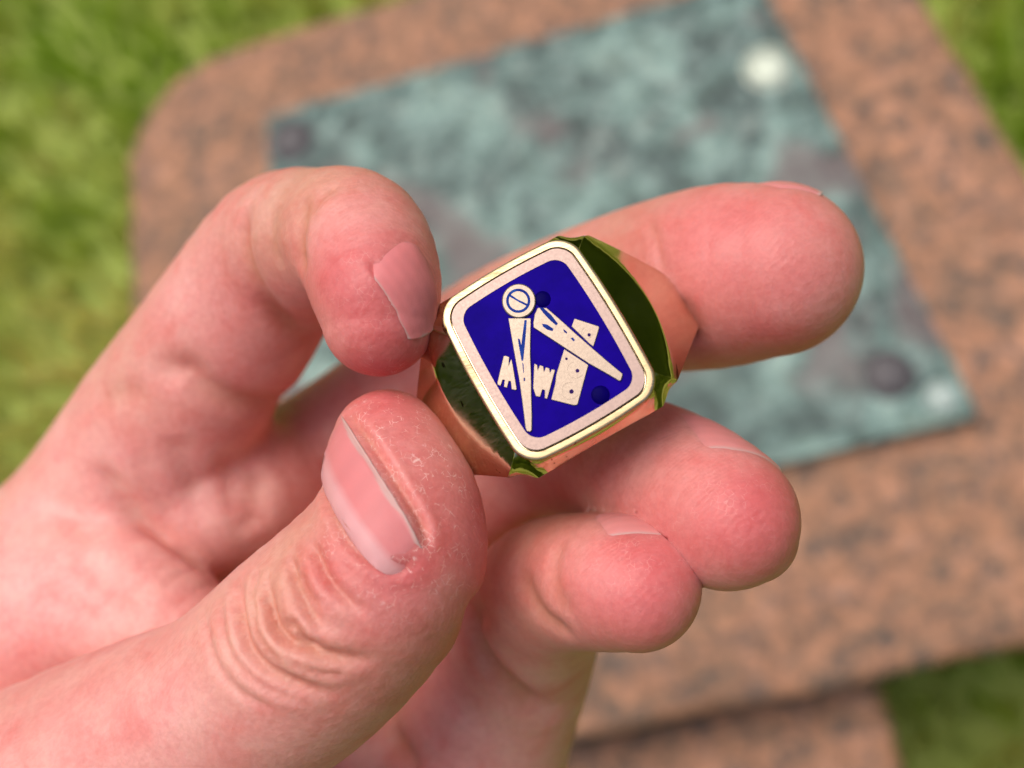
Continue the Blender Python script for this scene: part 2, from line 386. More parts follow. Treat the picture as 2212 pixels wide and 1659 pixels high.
def seg_d(p, A, D, L):
    q = p[:, None, :] - A[None, :, :3]
    t = np.clip(np.einsum('ijk,jk->ij', q, D[:, :3]) / L, 0, 1)
    q -= t[..., None] * D[None, :, :3]
    return (np.sqrt(np.einsum('ijk,ijk->ij', q, q)) - (A[:, 3] + t * D[:, 3]))
def sdf_block(p):
    c = (p.min(0) + p.max(0)) / 2; rad = np.linalg.norm(p - c, axis=1).max() + .01
    ds = []
    for A, D, L in SEGS:
        dc = seg_d(c[None], A, D, L)[0]; m = dc < FAR + rad
        if not m.any(): ds.append(np.full(len(p), FAR, np.float32)); continue
        m &= dc < dc.min() + 2 * rad + .5
        ds.append(np.minimum(seg_d(p, A[m], D[m], L[m]).min(1), FAR))
    palm = ds[0]; n = len(PALM)
    for k in range(1, n): palm = smin(palm, ds[k], 7 if k < 3 else 3.5)
    F = ds[n]
    for k in range(n + 1, n + 4): F = smin(F, ds[k], .9)
    return smin(smin(palm, F, 3.2), ds[n + 4], 2.2)
def sdf(p, cell=9.):
    p = np.asarray(p, np.float32)
    if len(p) < 40: return sdf_block(p)
    k = np.floor(p / cell).astype(np.int64) + 500; key = (k[:, 0] * 1000 + k[:, 1]) * 1000 + k[:, 2]
    order = np.argsort(key, kind='stable'); cuts = np.flatnonzero(np.diff(key[order])) + 1
    out = np.empty(len(p), np.float32)
    for idx in np.split(order, cuts): out[idx] = sdf_block(p[idx])
    return out
TET = np.array([[1, -1, -1], [-1, -1, 1], [-1, 1, -1], [1, 1, 1]], np.float32)
def grad(p, e=.2):
    p = np.asarray(p, np.float32); g = sum(v * sdf(p + e * v)[:, None] for v in TET)
    return g / np.maximum(np.linalg.norm(g, axis=1), 1e-6)[:, None]
def march_many(pix):
    """where the view lines through these pixels first meet the hand"""
    pix = np.array(pix, float); d = np.c_[(pix[:, 0] - CX) / FPX, (CY - pix[:, 1]) / FPX, -np.ones(len(pix))]; t = np.full(len(pix), 80.)
    for _ in range(70):
        t += np.clip(sdf(d * t[:, None]), -3, 12) * .85
    return d * t[:, None], (np.abs(sdf(d * t[:, None])) < .2) & (t < 230)
def march(px, py):
    p, ok = march_many([(px, py)]); return p[0] if ok[0] else None

def surface_nets(lo, hi, h):
    n = np.ceil((hi - lo) / h).astype(int) + 1
    # coarse pass finds the cells near the surface
    H = 4; nc = n // H + 2
    g = np.stack(np.meshgrid(*[np.arange(k) for k in nc], indexing='ij'), -1).reshape(-1, 3)
    dc = np.concatenate([sdf(lo + c * h * H) for c in np.array_split(g, 8)])
    near = (np.abs(dc) < h * H * 1.9).reshape(nc)
    D = np.where(np.repeat(np.repeat(np.repeat(dc.reshape(nc), H, 0), H, 1), H, 2)[:n[0], :n[1], :n[2]] < 0, -9., 9.).astype(np.float32)
    nr = near.copy()
    for ax in range(3): nr |= np.roll(near, 1, ax)
    m = np.repeat(np.repeat(np.repeat(nr, H, 0), H, 1), H, 2)[:n[0], :n[1], :n[2]]
    idx = np.argwhere(m)
    D[m] = np.concatenate([sdf(lo + c * h) for c in np.array_split(idx, max(1, len(idx) // 400000))])
    s = D < 0
    cs = np.zeros(tuple(n - 1), np.int8)
    for a in (0, 1):
        for b in (0, 1):
            for c in (0, 1): cs += s[a:n[0] - 1 + a, b:n[1] - 1 + b, c:n[2] - 1 + c]
    cell = np.argwhere((cs > 0) & (cs < 8)); vid = np.full(cs.shape, -1, np.int32); vid[tuple(cell.T)] = np.arange(len(cell))
    V = lo + (cell + .5) * h
    quads = []
    for ax in range(3):
        a1, a2 = (ax + 1) % 3, (ax + 2) % 3
        sl0 = [slice(None)] * 3; sl1 = [slice(None)] * 3; sl0[ax] = slice(0, -1); sl1[ax] = slice(1, None)
        e = np.argwhere(s[tuple(sl0)] != s[tuple(sl1)])
        e = e[(e[:, a1] > 0) & (e[:, a2] > 0) & (e[:, a1] < n[a1] - 1) & (e[:, a2] < n[a2] - 1)]
        flip = s[tuple(e.T)]
        o1 = np.zeros(3, int); o1[a1] = 1; o2 = np.zeros(3, int); o2[a2] = 1
        q = np.stack([vid[tuple((e - k).T)] for k in (0 * o1, o1, o1 + o2, o2)], 1)
        q[~flip] = q[~flip][:, ::-1]; quads.append(q)
    Q = np.concatenate(quads); Q = Q[(Q >= 0).all(1)]
    return V, Q
def subdivide(V, Q):
    E = np.concatenate([Q[:, [0, 1]], Q[:, [1, 2]], Q[:, [2, 3]], Q[:, [3, 0]]]); E.sort(1)
    key = E[:, 0].astype(np.int64) * len(V) + E[:, 1]
    u, inv = np.unique(key, return_inverse=True); a, b = u // len(V), u % len(V)
    m = len(Q); n0 = len(V); em = n0 + inv.reshape(4, m); fc = n0 + len(u) + np.arange(m)
    V2 = np.r_[V, (V[a] + V[b]) / 2, V[Q].mean(1)]
    Q2 = np.concatenate([np.stack([Q[:, k], em[k], fc, em[(k + 3) % 4]], 1) for k in range(4)])
    return V2, Q2
def snap(V, it=3):
    for _ in range(it):
        for c in np.array_split(np.arange(len(V)), max(1, len(V) // 200000)):
            d = sdf(V[c]); V[c] = V[c] - grad(V[c]) * np.clip(d, -1.5, 1.5)[:, None] * .95
    return V

def curve3(pts, n=10):
    p, ok = march_many(resample(pts, n)); return p[ok]
def resample(pts, n):
    pts = np.array(pts, float); Q = np.r_[[2 * pts[0] - pts[1]], pts, [2 * pts[-1] - pts[-2]]]; out = []
    for i in range(1, len(Q) - 2):
        p0, p1, p2, p3 = Q[i - 1:i + 3]
        for t in np.linspace(0, 1, n, endpoint=False):
            out.append(.5 * ((2 * p1) + (-p0 + p2) * t + (2 * p0 - 5 * p1 + 4 * p2 - p3) * t * t + (-p0 + 3 * p1 - 3 * p2 + p3) * t ** 3))
    out.append(Q[-2]); return out
def d_poly(p, C, taper=True):
    best = np.full(len(p), 1e9); bt = np.zeros(len(p)); n = len(C) - 1
    for i, (a, b) in enumerate(zip(C[:-1], C[1:])):
        ab = b - a; t = np.clip((p - a) @ ab / max(ab @ ab, 1e-9), 0, 1); q = np.linalg.norm(p - a - t[:, None] * ab, axis=1)
        m = q < best; best[m] = q[m]; bt[m] = (i + t[m]) / n
    return best, (np.clip(np.minimum(bt, 1 - bt) * 5, 0, 1) if taper else np.ones(len(p)))

# creases: pixel polyline, half width, depth, tint strength
CREASES = [
 # thumb knuckle folds
 ([(512, 1240), (517, 1300), (526, 1360), (544, 1407), (586, 1449), (652, 1481), (725, 1502)], .85, .60, .55),
 ([(578, 1235), (582, 1300), (600, 1356), (638, 1388), (689, 1407), (745, 1421), (805, 1425)], .8, .65, .6),
 ([(628, 1195), (642, 1258), (669, 1314), (702, 1365)], .6, .45, .5),
 ([(672, 1170), (690, 1200), (710, 1245), (746, 1290), (790, 1328)], .6, .4, .4),
 ([(612, 1348), (640, 1352), (665, 1386), (695, 1396)], .55, .4, .4),
 ([(549, 1300), (560, 1365), (590, 1410), (620, 1430)], .5, .28, .3),
 ([(480, 1275), (482, 1340), (500, 1410), (545, 1465), (610, 1500), (690, 1525)], .6, .25, .2),
 ([(440, 1300), (448, 1370), (470, 1435), (520, 1495), (600, 1535)], .6, .2, .15),
 ([(652, 1230), (668, 1275), (700, 1318)], .45, .25, .25),
 ([(560, 1225), (548, 1290), (560, 1340)], .45, .22, .2),
 ([(610, 1420), (680, 1448), (760, 1455)], .5, .22, .2),
 # index finger folds
 ([(545, 440), (525, 500), (535, 570), (575, 640), (630, 700), (690, 735)], 1.5, 1.0, .7),
 ([(668, 415), (652, 470), (648, 540), (665, 600)], 1.2, .7, .55),
 ([(730, 395), (690, 430), (668, 470)], .9, .35, .3),
 ([(590, 445), (590, 520), (605, 580)], 1.4, .25, .25),
 ([(310, 800), (400, 800), (440, 830), (500, 858), (570, 868), (640, 862)], 2.0, 1.3, .7),
 ([(200, 870), (260, 850), (330, 850)], 1.8, .4, .3),
 # palm folds
 ([(190, 1000), (240, 1040), (300, 1110), (360, 1170), (420, 1225), (480, 1275)], 1.7, 1.2, .6),
 ([(150, 1180), (240, 1270), (330, 1320)], 2.0, .6, .35),
 ([(560, 1010), (545, 1080), (540, 1150)], 2.0, .8, .6),
 ([(380, 930), (400, 1000), (440, 1060)], 2.0, .5, .4),
 ([(470, 960), (500, 1040), (505, 1120)], 1.6, .45, .4),
 ([(300, 960), (330, 1060), (390, 1120)], 1.6, .3, .3),
 ([(120, 1060), (160, 1130), (230, 1190)], 1.6, .3, .3),
 ([(60, 1270), (150, 1310), (250, 1345)], 1.6, .35, .35),
 # pinky and ring folds
 ([(1012, 1290), (1022, 1350), (1048, 1420), (1095, 1480), (1150, 1525), (1210, 1550)], 1.7, 1.7, .8),
 ([(1120, 1215), (1150, 1290), (1190, 1340), (1250, 1375)], 1.3, .5, .4),
 ([(850, 1580), (858, 1605), (880, 1640), (900, 1680)], 1.8, 1.2, .7),
 ([(700, 975), (702, 1050), (730, 1130), (780, 1195), (850, 1230), (905, 1212)], .55, .35, .3),
 ([(745, 885), (800, 955), (860, 1050), (905, 1130), (922, 1190)], .5, .45, .4),
 ([(795, 560), (850, 640), (905, 735)], .4, .3, .3),
 ([(1400, 470), (1425, 530), (1435, 600)], .8, .15, .15),
 ([(1460, 640), (1500, 690), (1500, 740)], 1.2, .5, .4),
 ([(1225, 1160), (1205, 1210), (1210, 1280), (1245, 1330)], 1.0, .3, .3),
]
# fatty bulges: pixel, radius, height
BULGES = [((1640, 560), 11, .8), ((1600, 1130), 8, .7), ((1380, 1290), 8, .7), ((960, 1130), 9, .7), ((760, 700), 8, .6),
          ((420, 1000), 10, .9), ((330, 1330), 9, .8), ((470, 1130), 8, .8), ((820, 1330), 8, .3), ((600, 760), 10, .7)]
# redder and paler skin: pixel, radius, colour weight
REDS = [((1560, 520), 12, .5), ((1720, 700), 9, .6), ((1640, 1100), 10, .7), ((1400, 1250), 9, .75), ((1010, 1180), 11, .55), ((840, 780), 8, .9),
        ((760, 620), 9, .7), ((910, 930), 8, .45), ((740, 1240), 6, .55), ((560, 790), 11, .25), ((860, 1250), 7, .7), ((1150, 1480), 12, .3), ((960, 1380), 10, .35), ((1000, 1560), 16, .15)]
YELS = [((600, 420), 8, .6), ((660, 430), 6, .6), ((620, 1290), 8, .75), ((700, 1330), 9, .6), ((640, 1170), 5, .5), ((520, 1350), 8, .4), ((1080, 640), 10, .6), ((1330, 560), 8, .4), ((820, 1600), 9, .5), ((60, 1050), 14, .5), ((260, 830), 11, .4), ((1180, 1130), 7, .5), ((1130, 1300), 7, .35), ((1100, 1560), 8, .3)]

lo = np.array([-150., -135., -200.]); hi = np.array([52., 36., -84.])
V, Q = surface_nets(lo, hi, .72)
V = snap(V, 2); V, Q = subdivide(V, Q); V = snap(V, 1); print('hand verts', len(V))
G = grad(V)
disp = np.zeros(len(V)); crease_t = np.zeros(len(V))
front = V[:, 2] > -175
for pts, w, dep, tn in CREASES:
    C = curve3(pts, 4)
    if len(C) < 2: continue
    bb = ((V > C.min(0) - 4 * w) & (V < C.max(0) + 4 * w)).all(1)
    d, tp = d_poly(V[bb], C)
    if w < .9: w *= .85; dep *= 1.45; tn = min(1, tn * 1.35)
    g = np.exp(-(d / w) ** 2) * tp
    disp[bb] -= dep * g - (.30 if w < 1 else .12) * dep * np.exp(-((d - 2.2 * w) / (1.4 * w)) ** 2) * tp
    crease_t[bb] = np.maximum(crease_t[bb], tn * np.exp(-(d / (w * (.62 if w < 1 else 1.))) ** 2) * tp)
BUL = [(march(*px), r, h) for px, r, h in BULGES]
def soft_disp(V):
    d = fbm(V, 5, .25) * .07
    for c, r, h in BUL:
        if c is not None: d = d + h * np.exp(-((V - c) ** 2).sum(1) / r ** 2)
    return d
disp += soft_disp(V) + fbm(V, 6, .8) * .012
def field(lst):
    f = np.zeros(len(V))
    for px, r, w in lst:
        c = march(*px)
        if c is not None: f = np.maximum(f, w * np.exp(-((V - c) ** 2).sum(1) / r ** 2))
    return f
red, yel = field(REDS), field(YELS)
# loose skin: faint irregular relief
SKIN = np.array([.70, .275, .235])
colr = np.tile(SKIN, (len(V), 1))
def towards(c, t, f): return c + (np.array(t) - c) * f[:, None]
colr = towards(colr, (.60, .33, .22), yel)
colr = towards(colr, (.62, .115, .12), np.clip(red * 1.25, 0, 1))
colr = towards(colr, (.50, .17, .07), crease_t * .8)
pale = field([((60, 1150), 20, .8), ((110, 1330), 16, .9), ((300, 1560), 16, .45), ((380, 680), 14, .35), ((430, 1060), 12, .8), ((560, 1150), 9, .5), ((1090, 1430), 9, .35), ((1050, 1600), 12, .4), ((1100, 1060), 9, .35), ((200, 1020), 12, .6)])  # pale skin tone; mid-palm spots also offset shade there, put into the colour
pal = np.clip(fbm(V, 9, .22), 0, 1) * .5
colr = towards(colr, (.84, .41, .37), np.clip(pal + pale, 0, 1))
blo = np.clip(fbm(V, 19, .4), 0, 1) * .35
colr = towards(colr, (.68, .20, .185), blo)
dry = field([((850, 905), 6, 1.), ((930, 1010), 7, .9), ((960, 1170), 7, .55), ((880, 1215), 5, 1.), ((720, 1190), 4, .6), ((850, 600), 6, .35), ((1600, 1050), 5, .3), ((1400, 1200), 5, .3)])
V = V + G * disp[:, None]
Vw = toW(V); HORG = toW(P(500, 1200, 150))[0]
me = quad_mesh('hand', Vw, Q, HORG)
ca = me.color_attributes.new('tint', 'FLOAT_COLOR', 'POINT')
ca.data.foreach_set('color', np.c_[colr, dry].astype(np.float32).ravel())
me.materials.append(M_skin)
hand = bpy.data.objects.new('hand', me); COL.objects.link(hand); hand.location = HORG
tag(hand, 'left hand with curled fingers pinching a gold signet ring between thumb and fingertips', 'hand')

# ------------------------------------------------------------------ nails
def unit(v): v = np.asarray(v, float); return v / np.linalg.norm(v)
def nail(name, label, cpx, n, tip, hw, hl, sq=3.2, lift=.12, lunula=0., edge=.12, finger='thumb', quad=None, colour=(.68, .215, .215), flat=0., off=(0, 0), side=0):
    """cpx: pixel near the nail's middle, n: outward direction, tip: direction towards the fingertip, both in camera axes"""
    n = unit(n); L = unit(np.array(tip, float) - n * np.dot(tip, n)); W = np.cross(L, n)
    c0 = march(*cpx)
    NU, NV = 36, 36
    g = []
    for j in range(NV + 1):
        t = -1 + 2 * j / NV
        for i in range(NU + 1):
            s = -1 + 2 * i / NU
            k = .38 if t > 0 else .95      # squarer at the free edge, round at the root
            g.append((s * math.sqrt(1 - .5 * k * t * t), t * math.sqrt(1 - .5 * k * s * s)))
    g = np.array(g)
    p = c0 + W * ((g[:, :1] + off[0]) * hw) + L * ((g[:, 1:] + off[1]) * hl) + n * 3.0
    CQ = CH[finger]
    own = lambda x: d_chain(x, CQ)
    def og(x, e=.2):
        v = sum(k * own(x + e * k)[:, None] for k in TET); return v / np.linalg.norm(v, axis=1)[:, None]
    q = p - n * 2.4
    if quad is not None:     # outline seen from the front: free top, free bottom, root bottom, root top
        A, B, C_, D = [np.array(k, float) for k in quad]; s_, t_ = (g[:, :1] + 1) / 2, (g[:, 1:] + 1) / 2
        pp = (A * (1 - s_) + B * s_) * t_ + (D * (1 - s_) + C_ * s_) * (1 - t_)
        d = np.c_[(pp[:, 0] - CX) / FPX, (CY - pp[:, 1]) / FPX, -np.ones(len(pp))]; tt = np.full(len(pp), 85.); bd = np.full(len(pp), 99.); bt = tt.copy()
        for _ in range(60):
            v = own(d * tt[:, None]); m = v < bd; bd[m] = v[m]; bt[m] = tt[m]; tt = tt + np.clip(v, .02, 5) * .8 * (v > .02)
        q = d * bt[:, None]
    for _ in range(6): q = q - og(q) * np.clip(own(q), -3, 6)[:, None] * .9
    gn = og(q)
    s, t = g[:, 0], g[:, 1]
    rim = np.maximum(np.abs(s) ** 6, np.where(t < 0, np.abs(t) ** 5, 0))
    hgt = lift + .10 * (1 - s * s) - (lift + .55) * np.clip(rim, 0, 1)
    hgt = hgt + np.where(t > .8, (.25 if quad else .08) * (t - .8) / .2, 0)
    top = q + gn * (hgt + soft_disp(q))[:, None]
    bot = top - gn * .45
    V = np.r_[top, bot]; N = len(top); w = NU + 1
    F = []
    for j in range(NV):
        for i in range(NU):
            a = j * w + i; F.append([a, a + 1, a + 1 + w, a + w]); F.append([N + a, N + a + w, N + a + 1 + w, N + a + 1])
    b = list(range(w)) + [j * w + NU for j in range(1, NV + 1)] + [NV * w + i for i in range(NU - 1, -1, -1)] + [j * w for j in range(NV - 1, 0, -1)]
    for k in range(len(b)): F.append([b[k], N + b[k], N + b[(k + 1) % len(b)], b[(k + 1) % len(b)]])
    o = mesh_obj(name, toW(V), F, M_nail, hand, origin=HORG)
    col = np.tile(np.array(colour), (N, 1))
    fe = np.clip((t - (1 - 2 * edge) + .05 * np.sin(9 * s)) / .05, 0, 1)[:, None]; fe = np.maximum(fe, (np.clip((side * s - .70) / .05, 0, 1) * np.clip((.93 - side * s) / .04, 0, 1) * (t > -.8))[:, None]) if side else fe; col = col + (np.array([.60, .34, .31]) - col) * fe
    if lunula:
        lu = np.clip((-t - (1 - lunula) + .35 * (s * s)) / .28, 0, 1)[:, None]; col = col + (np.array([.74, .42, .42]) - col) * lu * .6
    col = col * (1 + .05 * np.sin(s * 21)[:, None] * .5)
    me = o.data; ca = me.color_attributes.new('tint', 'FLOAT_COLOR', 'POINT')
    ca.data.foreach_set('color', np.c_[np.r_[col, col], np.ones(2 * N)].astype(np.float32).ravel())
    bmn = bmesh.new(); bmn.from_mesh(me); bmesh.ops.recalc_face_normals(bmn, faces=bmn.faces); bmn.to_mesh(me); bmn.free()
    if label: o['label'] = label
    pr = lambda v: (round(CX - v[0] / v[2] * FPX), round(CY + v[1] / v[2] * FPX))
    print(name, 'root', pr(top[0]), pr(top[NU]), 'free', pr(top[NV * w]), pr(top[-1]), 'mid', pr(top[(NV // 2) * w + NU // 2]))
    return o
nail('thumbnail', 'short pink thumbnail with a pale free edge and milky half moon', (776, 1045), (-.66, -.15, .72), (.86, .5, .45), 11.8, 5.8, lunula=.8, lift=.2, edge=.10, quad=((728, 866), (924, 1204), (826, 1278), (652, 1000)))
nail('fingernail', 'index nail seen from its side with a thin white edge', (886, 640), (.72, .4, .55), (.74, -.67, 0), 4.6, 5.6, edge=.04, side=1, finger='index', lift=.2, colour=(.72, .21, .21))
nail('fingernail', 'ring finger nail seen edge on', (1572, 938), (.45, .85, .25), (.84, -.45, -.3), 5.4, 6.0, edge=.08, side=1, finger='ring', colour=(.68, .24, .23))
nail('fingernail', 'little finger nail seen edge on', (1365, 1125), (.2, .95, .25), (.93, -.3, -.25), 4.4, 5.0, edge=.08, side=1, finger='pinky', colour=(.68, .24, .23))
nail('fingernail', 'middle finger nail barely showing over the fingertip', (1710, 407), (.15, .85, -.5), (.95, -.2, -.1), 4.4, 3.6, edge=.1, finger='middle', colour=(.68, .24, .23))

# ------------------------------------------------------------------ signet ring
RC = np.array([3.35, 3.52, -100.])
Wv = unit((-.1125, .194, .974)); Vv = unit(np.array([.87, .5, 0]) - Wv * np.dot([.87, .5, 0], Wv)); Uv = unit(np.cross(Vv, Wv))
if Uv[1] > 0: Uv = -Uv
def R2C(u, v, w): return RC + np.outer(np.ravel(u), Uv) + np.outer(np.ravel(v), Vv) + np.outer(np.ravel(w), Wv)
def face_uv(px, py):
    """point of the ring's flat face under a view line (2212 px wide frame)"""
    d = np.array([(px - CX) / FPX, (CY - py) / FPX, -1.]); t = RC.dot(Wv) / d.dot(Wv); p = d * t - RC
    return np.array([p.dot(Uv), p.dot(Vv)])
ring = bpy.data.objects.new('signet_ring', None); COL.objects.link(ring)
RORG = toW(RC - 15 * Wv)[0]; ring.location = RORG
tag(ring, 'gold signet ring with cushion shaped blue enamel face showing compasses and square', 'ring')
def rpart(name, uvw, faces, mat, parent=None, smooth=True, label=None):
    u, v, w = np.asarray(uvw, float).T
    par = parent or ring
    o = mesh_obj(name, toW(R2C(u, v, w)), faces, mat, None, smooth, origin=RORG)
    o.location = (0, 0, 0); o.parent = par
    bmn = bmesh.new(); bmn.from_mesh(o.data); bmesh.ops.recalc_face_normals(bmn, faces=bmn.faces); bmn.to_mesh(o.data); bmn.free()
    if smooth: o.data.set_sharp_from_angle(angle=math.radians(24))
    if label: o['label'] = label
    return o

def cushion(a, b, r, bulge, n=20):
    """closed outline in (u, v): rounded rectangle of half sizes a, b whose sides bow outwards"""
    pts = []
    for cx, cy, a0 in ((a - r, b - r, 0), (-(a - r), b - r, 90), (-(a - r), -(b - r), 180), (a - r, -(b - r), 270)):
        for k in range(n + 1):
            t = math.radians(a0 + 90 * k / n); pts.append((cx + r * math.cos(t), cy + r * math.sin(t)))
        # side towards the next corner
        x0, y0 = pts[-1]; nxt = {0: (-(a - r), b), 90: (-a, -(b - r)), 180: (a - r, -b), 270: (a, b - r)}[a0]
        for k in range(1, n): t = k / n; pts.append((x0 + (nxt[0] - x0) * t, y0 + (nxt[1] - y0) * t))
    pts = np.array(pts)
    u, v = pts.T
    fu = 1 - np.clip(np.abs(v) / b, 0, 1) ** 2; fv = 1 - np.clip(np.abs(u) / a, 0, 1) ** 2
    return np.c_[u * (1 + bulge / a * fu), v * (1 + bulge / b * fv)]
def stack(name, outs, mat, cap_top=False, cap_bot=False, parent=None, smooth=True, label=None):
    N = len(outs[0][0]); VV = np.concatenate([np.c_[o, np.full(N, w)] for o, w in outs])
    F = [[r * N + i, r * N + (i + 1) % N, (r + 1) * N + (i + 1) % N, (r + 1) * N + i] for r in range(len(outs) - 1) for i in range(N)]
    if cap_top: F.append([(len(outs) - 1) * N + i for i in range(N)])
    if cap_bot: F.append(list(range(N)))
    return rpart(name, VV, F, mat, parent, smooth, label)

FA, FB = 9.1, 7.5      # half sizes of the face: along the hole axis, across
# band: sections around the hole axis; half width grows towards the head
def ring_band():
    R0, RH = 16.4, 13.6; cw = -16.1
    def um(v):           # half width of the widest rim at distance v from the face axis
        v = abs(v); return 10.2 if v < 8 else max(3.2, 10.2 - (v - 8) * .86)
    TA, TB = math.tan(math.radians(32)), math.tan(math.radians(62))
    vend = 14.2
    def surf(v, u):      # flat sloping facet next to the face, met by a steeper shoulder along a curved ridge
        ve = FB + .5 + 3.3 * (1 - min(1, (abs(u) / 10.)) ** 2)
        f = -.62 - (v - FB) * TA; g = -.62 - (ve - FB) * TA - (v - ve) * TB
        return min(f, g)
    prof = [(FB, -.62)] + [(v, surf(v, 0)) for v in np.linspace(FB, vend, 34)[1:]]
    a0 = math.atan2(prof[-1][1] - cw, prof[-1][0]); rr0 = math.hypot(prof[-1][0], prof[-1][1] - cw)
    npf = len(prof)
    for k in range(1, 80):
        a = a0 + (-math.pi / 2 - a0) * k / 79; f = min(1, k / 16); f = f * f * (3 - 2 * f)
        rr = rr0 + (R0 - rr0) * f; rr -= 1.0 * max(0, -math.sin(a)) ** 1.2
        prof.append((rr * math.cos(a), cw + rr * math.sin(a)))
    top = [(v, -.62) for v in np.linspace(0, FB, 14)[:-1]]
    half = top + prof; full = [(-v, w) for v, w in half[::-1]][:-1] + half[:-1]
    fade = [0] * len(top) + [1] * npf + [max(0, 1 - k / 18) for k in range(79)]
    fade = fade[::-1][:-1] + fade[:-1]
    secs = []
    for (v, w), fd in zip(full, fade):
        a = math.atan2(w - cw, v); hv, hw = RH * math.cos(a), cw + RH * math.sin(a)
        lower = w < cw; umx = 3.2 if lower else um(v)
        if abs(v) <= FB + .001 and not lower:
            f = abs(v) / FB; uo = FA + .42 * (1 - f * f)
            if abs(v) > FB - 2.2: uo -= 2.2 - math.sqrt(max(0, 2.2 ** 2 - (abs(v) - FB + 2.2) ** 2))
        else:
            x = min(1, (abs(v) - FB) / 6.) if not lower else 1
            uo = (FA - 2.2) * (1 - x) + (umx - .25) * x; uo = min(uo + 1.3 * math.sin(math.pi * x), umx - .2)
        def push(u):
            if fd == 0 or abs(v) < FB: return 0
            vv = min(abs(v), vend); return (surf(vv, u) - surf(vv, 0)) * fd
        we = w + push(uo)
        dv, dw = hv - v, hw - we; L = math.hypot(dv, dw); dv, dw = dv / L, dw / L
        dep = min(2.3, L * .75) if not lower else .5
        if abs(v) > FB:
            x = min(1, (abs(v) - FB) / 7); dep = dep * (1 - x) + .4 * x
        s = [(umx - .9, hv, hw), (umx - .15, hv - dv * .3, hw - dw * .3)]
        s.append((umx, v + dv * (dep + .3), we + dw * (dep + .3))); s.append((umx, v + dv * dep, we + dw * dep))
        for k in range(1, 6): t = k / 6; s.append((umx + (uo + .12 - umx) * t, v + dv * dep * (1 - t), we + dw * dep * (1 - t)))
        s.append((uo + .04, v + dv * .06, we + dw * .06)); s.append((uo, v, we))
        mids = [(uo * t, v, w + push(uo * t)) for t in (.97, .9, .8, .7, .6, .5, .4, .3, .2, .1)]
        secs.append(s + mids + [(0, v, w)] + [(-u, a_, b_) for u, a_, b_ in mids[::-1]] + [(-u, a_, b_) for u, a_, b_ in s[::-1]])
    K = len(secs[0]); n = len(secs)
    VV = np.array(secs).reshape(-1, 3)
    F = [[i * K + j, i * K + (j + 1) % K, ((i + 1) % n) * K + (j + 1) % K, ((i + 1) % n) * K + j] for i in range(n) for j in range(K)]
    return rpart('band', VV, F, M_gold)
band = ring_band()
stack('bezel', [(cushion(FA + .02, FB + .02, 2.3, .42), -.66), (cushion(FA + .05, FB + .05, 2.3, .42), -.45), (cushion(FA + .03, FB + .03, 2.25, .42), -.22), (cushion(FA - .06, FB - .06, 2.2, .42), -.06), (cushion(FA - .16, FB - .16, 2.15, .42), -.01), (cushion(FA - .28, FB - .28, 2.0, .42), 0),
                (cushion(FA - .66, FB - .66, 1.8, .38), 0), (cushion(FA - .72, FB - .72, 1.75, .38), -.05), (cushion(FA - .73, FB - .73, 1.75, .38), -.5)], M_bez, label='bright gold bezel around the enamel plate')
stack('plate_frame', [(cushion(FA - .82, FB - .82, 1.65, .38), -.5), (cushion(FA - .82, FB - .82, 1.65, .38), .04), (cushion(FA - .87, FB - .87, 1.6, .38), .09), (cushion(FA - 1.78, FB - 1.78, 1.3, .30), .09), (cushion(FA - 1.82, FB - 1.82, 1.3, .30), -.1)], M_rose, label='flat pale rose gold rim of the plate')
stack('enamel_field', [(cushion(FA - 1.80, FB - 1.80, 1.3, .30), -.1), (cushion(FA - 1.80, FB - 1.80, 1.3, .30), .035)], M_blue, cap_top=True, smooth=False, label='translucent royal blue enamel')

# emblem: outlines traced on the face, given in a 3.3175x crop of the photograph, turned into face coordinates
def cp(x, y): return face_uv((1450 + x / 3.3175) * .73537, (800 + y / 3.3175) * .73537)
def relief(name, outline, h0, h1, mat, parent=None, bev=.05, label=None):
    q = np.array([cp(*p) for p in outline]); c = q.mean(0)
    tan = np.roll(q, -1, 0) - np.roll(q, 1, 0); nor = np.c_[tan[:, 1], -tan[:, 0]]; nor /= np.maximum(np.linalg.norm(nor, axis=1), 1e-9)[:, None]
    area = .5 * np.sum(q[:, 0] * np.roll(q[:, 1], -1) - q[:, 1] * np.roll(q[:, 0], -1))
    if area < 0: nor = -nor
    N = len(q)
    VV = np.concatenate([np.c_[q, np.full(N, h0)], np.c_[q, np.full(N, h1 - bev * .6)], np.c_[q - nor * bev, np.full(N, h1)]])
    F = [[r * N + i, r * N + (i + 1) % N, (r + 1) * N + (i + 1) % N, (r + 1) * N + i] for r in range(2) for i in range(N)]
    F.append([2 * N + i for i in range(N)])
    return rpart(name, VV, F, mat, parent, False, label)
def circ(cx, cy, rx, ry=None, n=32, a0=0): return [(cx + rx * math.cos(2 * math.pi * k / n + a0), cy + (ry or rx) * math.sin(2 * math.pi * k / n + a0)) for k in range(n)]
E0 = .02
